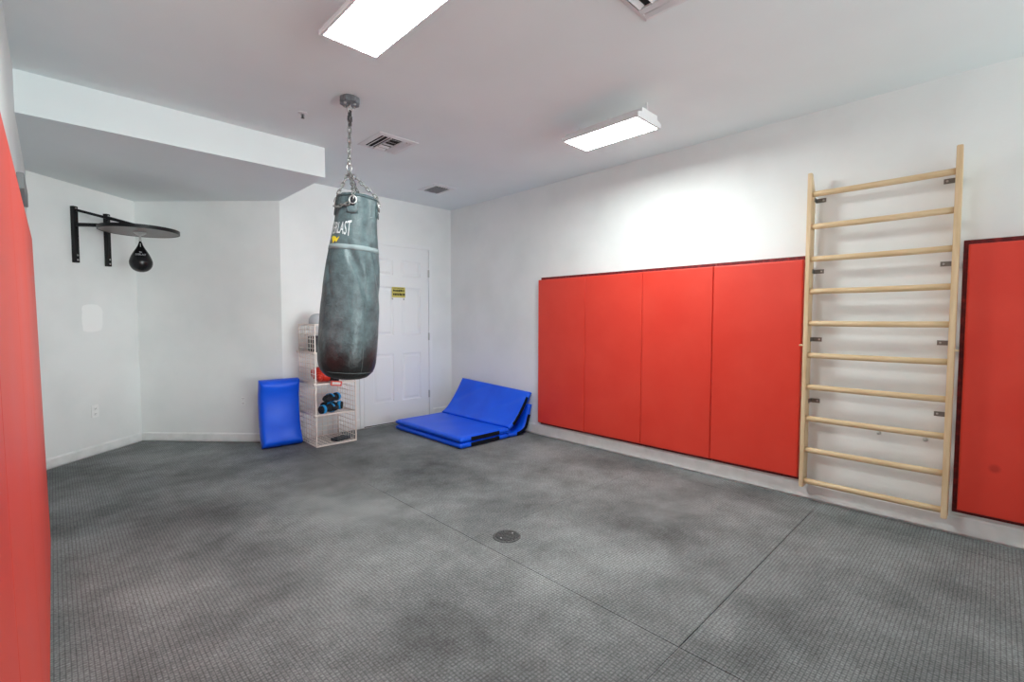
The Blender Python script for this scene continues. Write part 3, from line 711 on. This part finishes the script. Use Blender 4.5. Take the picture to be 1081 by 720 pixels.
def blob(name, parts, m, parent, vox=.007, loc=(0, 0, 0)):
    bm = BM()
    for c, r, rot in parts: ellip(bm, c, r, rot)
    o = link(name, bm, m, parent, True, loc)
    md = o.modifiers.new('fuse', 'REMESH'); md.mode = 'VOXEL'; md.voxel_size = vox; md.use_smooth_shade = True
    s = o.modifiers.new('smooth', 'SMOOTH'); s.iterations = 4; s.factor = .5
    return o
SH = .0112
# red glove with black cuff and white-and-red cuff patch
gl = thing('boxing_glove', 'red boxing glove with black cuff on the third rack tier', 'boxing glove', (X0+.105, Y0+.12, tz[2]+SH))
blob('body', [((0, 0, .070), (.085, .105, .070), (0, 0, .2)), ((-.02, .03, .095), (.070, .080, .055), (0, 0, 0)), ((.035, -.04, .062), (.062, .068, .058), (0, 0, 0))], M_redgl, gl)
blob('thumb', [((-.055, -.085, .055), (.033, .055, .033), (0, 0, -.3)), ((-.04, -.05, .075), (.035, .045, .034), (0, 0, .2))], M_redgl, gl, .006)
bm = BM(); tube(bm, [(.055, -.055, .062), (.09, -.075, .052), (.132, -.098, .054)], [.050, .044, .044], 18); link('cuff', bm, M_blkfab, gl, True)
R = Matrix.Translation((.087, -.141, -.008)) @ Matrix.Rotation(-.08, 4, 'Z') @ Matrix.Rotation(.15, 4, 'Y')
bm = BM(); box(bm, (-.055, -.006, -.024), (.055, .0, .026), .004); bm.transform(R); pt_ = link('cuff_patch', bm, M_redgl, gl)
bm = BM(); box(bm, (-.040, -.0075, -.012), (.040, -.0055, .014), .001); bm.transform(R); link('patch_print', bm, mat('patch_white', (.8, .72, .70), .5, .3), pt_)
# pair of black and blue training gloves, heaped on the second tier
def tglove(label, loc, rz, flip, tilt):
    t = thing('training_glove', label, 'training glove', loc, rz, 'black and blue training gloves in the rack'); t.scale = (.88, .88, .92)
    f = flip
    blob('body', [((0, 0, .045), (.085, .055, .042), (0, tilt, 0)), ((.06*f, .0, .042), (.060, .052, .040), (0, 0, 0))], M_blkfab, t, .006)
    blob('thumb', [((.02*f, -.058, .040), (.050, .022, .024), (0, 0, .3*f))], M_blkfab, t, .006)
    bm = BM(); tube(bm, [(-.07*f, 0, .043), (-.13*f, 0, .040)], [.043, .041], 16); link('cuff', bm, M_blkfab, t, True)
    for sx, w_ in ((-.10*f, .016), (.015*f, .013)):
        bm = BM(); a0 = [2*PI*k/28 for k in range(28)]; ry, rz_ = (.046, .044) if w_ > .015 else (.060, .048)
        r0 = [[bm.verts.new((sx+e, ry*math.cos(a), .043+rz_*math.sin(a) if .043+rz_*math.sin(a) > .001 else .001)) for a in a0] for e in (-w_, w_)]
        for k in range(28): bm.faces.new((r0[0][k], r0[0][(k+1) % 28], r0[1][(k+1) % 28], r0[1][k]))
        solid(link('strap', bm, M_cyan, t, True), .003)
tglove('black and blue training glove lying at the left in the second rack tier', (X0+.17, Y0+.085, tz[1]+SH), .35, 1, 0)
tglove('black and blue training glove at the right in the second rack tier', (X0+.245, Y0+.235, tz[1]+SH), 2.5, 1, -.1)
tglove('black and blue training glove lying on top of the two in the rack', (X0+.215, Y0+.16, tz[1]+SH+.088), .5, -1, 0)
bm = BM(); box(bm, (-.085, -.05, 0), (.085, .05, .022), .006, 3); box(bm, (-.06, -.035, .021), (.06, .035, .030), .003)
o = link('flat_case', bm, M_dkobj, None, False, (X0+.285, Y0+.10, tz[0]+SH)); o.rotation_euler = (0, 0, .25); tag(o, 'small flat dark case in the bottom tier of the white rack', 'case')
t = thing('black_case', 'black case in the top tier of the white rack, mostly behind the bag', 'case', (X0+.155, Y0+.14, tz[3]+SH))
bm = BM(); box(bm, (-.135, -.09, 0), (.135, .09, .155), .015, 3); link('shell', bm, M_blkfab, t); bm = BM(); tube(bm, [(-.05, -.092, .10), (-.05, -.112, .11), (.05, -.112, .11), (.05, -.092, .10)], .006, 8); link('handle', bm, M_blk, t, True)
bm = BM(); lathe(bm, [(.088, 0), (.090, .012), (.086, .05), (.070, .082), (.040, .098), (.012, .102)], 32); o = link('upturned_bowl', bm, M_ltgrey, None, True, (X0+.118, Y0+.20, tz[4]+SH)); tag(o, 'light grey rounded bowl on top of the white rack', 'bowl')

# ------------------------------------------------------------------ blue kick shield
ks = thing('kick_shield', 'upright blue curved kick shield leaning beside the white rack', 'kick shield', (1.568, 4.808, .002), -.06)
pr = spline([Vector((-.015, .02)), Vector((.050, .16)), Vector((.086, .33)), Vector((.088, .50)), Vector((.060, .650))], 40)
def bulge(s, y): return .012*math.cos(y/.17*PI/2)
bm = BM(); slab(bm, pr,   .125, -.180, .180, 40, .034, side=bulge)
bm.transform(Matrix(((0, 1, 0, 0), (1, 0, 0, 0), (0, 0, 1, 0), (0, 0, 0, 1)))); link('body', bm, M_blue, ks, True)
zmin = min((v.co.z for v in ks.children[0].data.vertices)); ks.children[0].location.z = -zmin

# ------------------------------------------------------------------ blue folding mat
fm = thing('folding_mat', 'blue folding gym mat opened against the right wall corner', 'folding mat', (3.05, 4.095, 0))
Yh = .588
def loc2(pts): return [Vector((x-3.05, z)) for x, z in pts]
flat1 = spline(loc2([(2.735, .029), (2.95, .029), (3.15, .029), (3.36, .030)]), 30)
flat2 = spline(loc2([(2.735, .085), (2.95, .084), (3.15, .084), (3.365, .086)]), 30)
lean2 = spline(loc2([(3.372, .032), (3.52, .030), (3.615, .075), (3.662, .18), (3.702, .315)]), 36)
lean1 = spline(loc2([(3.372, .100), (3.450, .150), (3.540, .250), (3.625, .370), (3.700, .492)]), 36)
def crease(s, y): return -.010*max(0, math.sin(9*y+14*s))**4*max(0, 1-abs(s-.34)/.3)
for nm, pr, sd, fn in (('panel', flat1, 1, None), ('panel', flat2, 5, None), ('panel', lean2, 9, None), ('panel', lean1, 13, crease)):
    bm = BM(); slab(bm, pr, .052, -Yh, Yh, 60, .012, .006, sd, fn); 
    if fn:
        for v in bm.verts:
            if v.co.z > .12: v.co.z -= (v.co.z-.12)*.13*(.5-v.co.y/(2*Yh))
    pn = link(nm, bm, M_blue, fm, True)
    # velcro strip on the near end of each panel
    K = len(pr); a, b = int(K*.20), int(K*.80); bm = BM(); q = []
    for i in range(a, b+1):
        d = (pr[i+1]-pr[i-1]).normalized(); n_ = Vector((-d.y, d.x)); q.append((pr[i]+n_*.018, pr[i]-n_*.018))
    V = [[bm.verts.new((p.x, y, p.y)) for pair in q for p in (pair[0],)]+[bm.verts.new((p[1].x, y, p[1].y)) for p in q] for y in (-Yh-.003, -Yh+.001)]
    m_ = len(q)
    for row, s in ((V[0], 1), (V[1], -1)):
        for i in range(m_-1): bm.faces.new((row[i], row[i+1], row[m_+i+1], row[m_+i]))
    for i in range(m_-1):
        bm.faces.new((V[0][i], V[0][i+1], V[1][i+1], V[1][i])); bm.faces.new((V[0][m_+i], V[1][m_+i], V[1][m_+i+1], V[0][m_+i+1]))
    for i in (0, m_-1): bm.faces.new((V[0][i], V[1][i], V[1][m_+i], V[0][m_+i]))
    link('velcro_strip', bm, M_velcro, pn)
bm = BM(); pr = spline(loc2([(3.345, .058), (3.372, .066), (3.395, .062)]), 8); slab(bm, pr, .05, -Yh+.004, Yh-.004, 20, .01); link('hinge_fold', bm, M_blue, fm, True)

# ------------------------------------------------------------------ floor drain
dr = thing('floor_drain', 'round dark drain cover set in the rubber floor', 'drain', (1.823, 1.914, 0))
bm = BM(); lathe(bm, [(.080, .0004), (.080, .003), (.074, .005), (.066, .005), (.066, .0035), (.001, .0035)], 40); link('rim', bm, M_grate, dr)
bm = BM()
for k in range(-5, 6):
    y = k*.0115; h = math.sqrt(max(0, .062**2-y*y)); box(bm, (-h, y-.0032, .0036), (h, y+.0032, .0066), .001)
for x in (-.03, 0, .03): box(bm, (x-.003, -math.sqrt(.062**2-x*x), .0036), (x+.003, math.sqrt(.062**2-x*x), .0062))
link('grate', bm, M_grate, dr)
for sx in (-.045, .045):
    bm = BM(); lathe(bm, [(.005, .0036), (.005, .0072), (.003, .0076)], 10, (sx, 0, 0)); link('screw', bm, M_steel, dr)

# ------------------------------------------------------------------ world and view
w = bpy.data.worlds.new('world'); sc.world = w; w.use_nodes = True

# fill light added through the left-out front wall: dim sky, glow towards the back
nt = w.node_tree; bg = nt.nodes['Background']; bg.inputs['Color'].default_value = (.90, .985, .985, 1)
tcw = nt.nodes.new('ShaderNodeTexCoord'); dt = nt.nodes.new('ShaderNodeVectorMath'); dt.operation = 'DOT_PRODUCT'
dt.inputs[1].default_value = Vector((.10, -1, -.06)).normalized(); nt.links.new(tcw.outputs['Generated'], dt.inputs[0])
def wm(op, a, b):
    n = nt.nodes.new('ShaderNodeMath'); n.operation = op; n.use_clamp = op == 'SUBTRACT'
    for k, v in enumerate((a, b)):
        if isinstance(v, (int, float)): n.inputs[k].default_value = v
        else: nt.links.new(v, n.inputs[k])
    return n.outputs[0]
glow = wm('POWER', wm('SUBTRACT', dt.outputs['Value'], 0.0), 60.0)
sz = nt.nodes.new('ShaderNodeSeparateXYZ'); nt.links.new(tcw.outputs['Generated'], sz.inputs[0])
gr = nt.nodes.new('ShaderNodeMapRange'); gr.inputs['From Min'].default_value = -.35; gr.inputs['From Max'].default_value = .05   # added upward fill from below the horizon, brightens the ceiling
gr.inputs['To Min'].default_value = 1.55; gr.inputs['To Max'].default_value = 0; nt.links.new(sz.outputs['Z'], gr.inputs['Value'])
nt.links.new(wm('ADD', wm('ADD', wm('MULTIPLY', glow, 10.0), .14), gr.outputs[0]), bg.inputs['Strength'])
sc.view_settings.view_transform = 'Standard'; sc.view_settings.look = 'None'; sc.view_settings.gamma = 1; sc.view_settings.use_curve_mapping = False
sc.view_settings.exposure = 0.52
sc.cycles.max_bounces = 12; sc.cycles.diffuse_bounces = 8; sc.cycles.glossy_bounces = 4
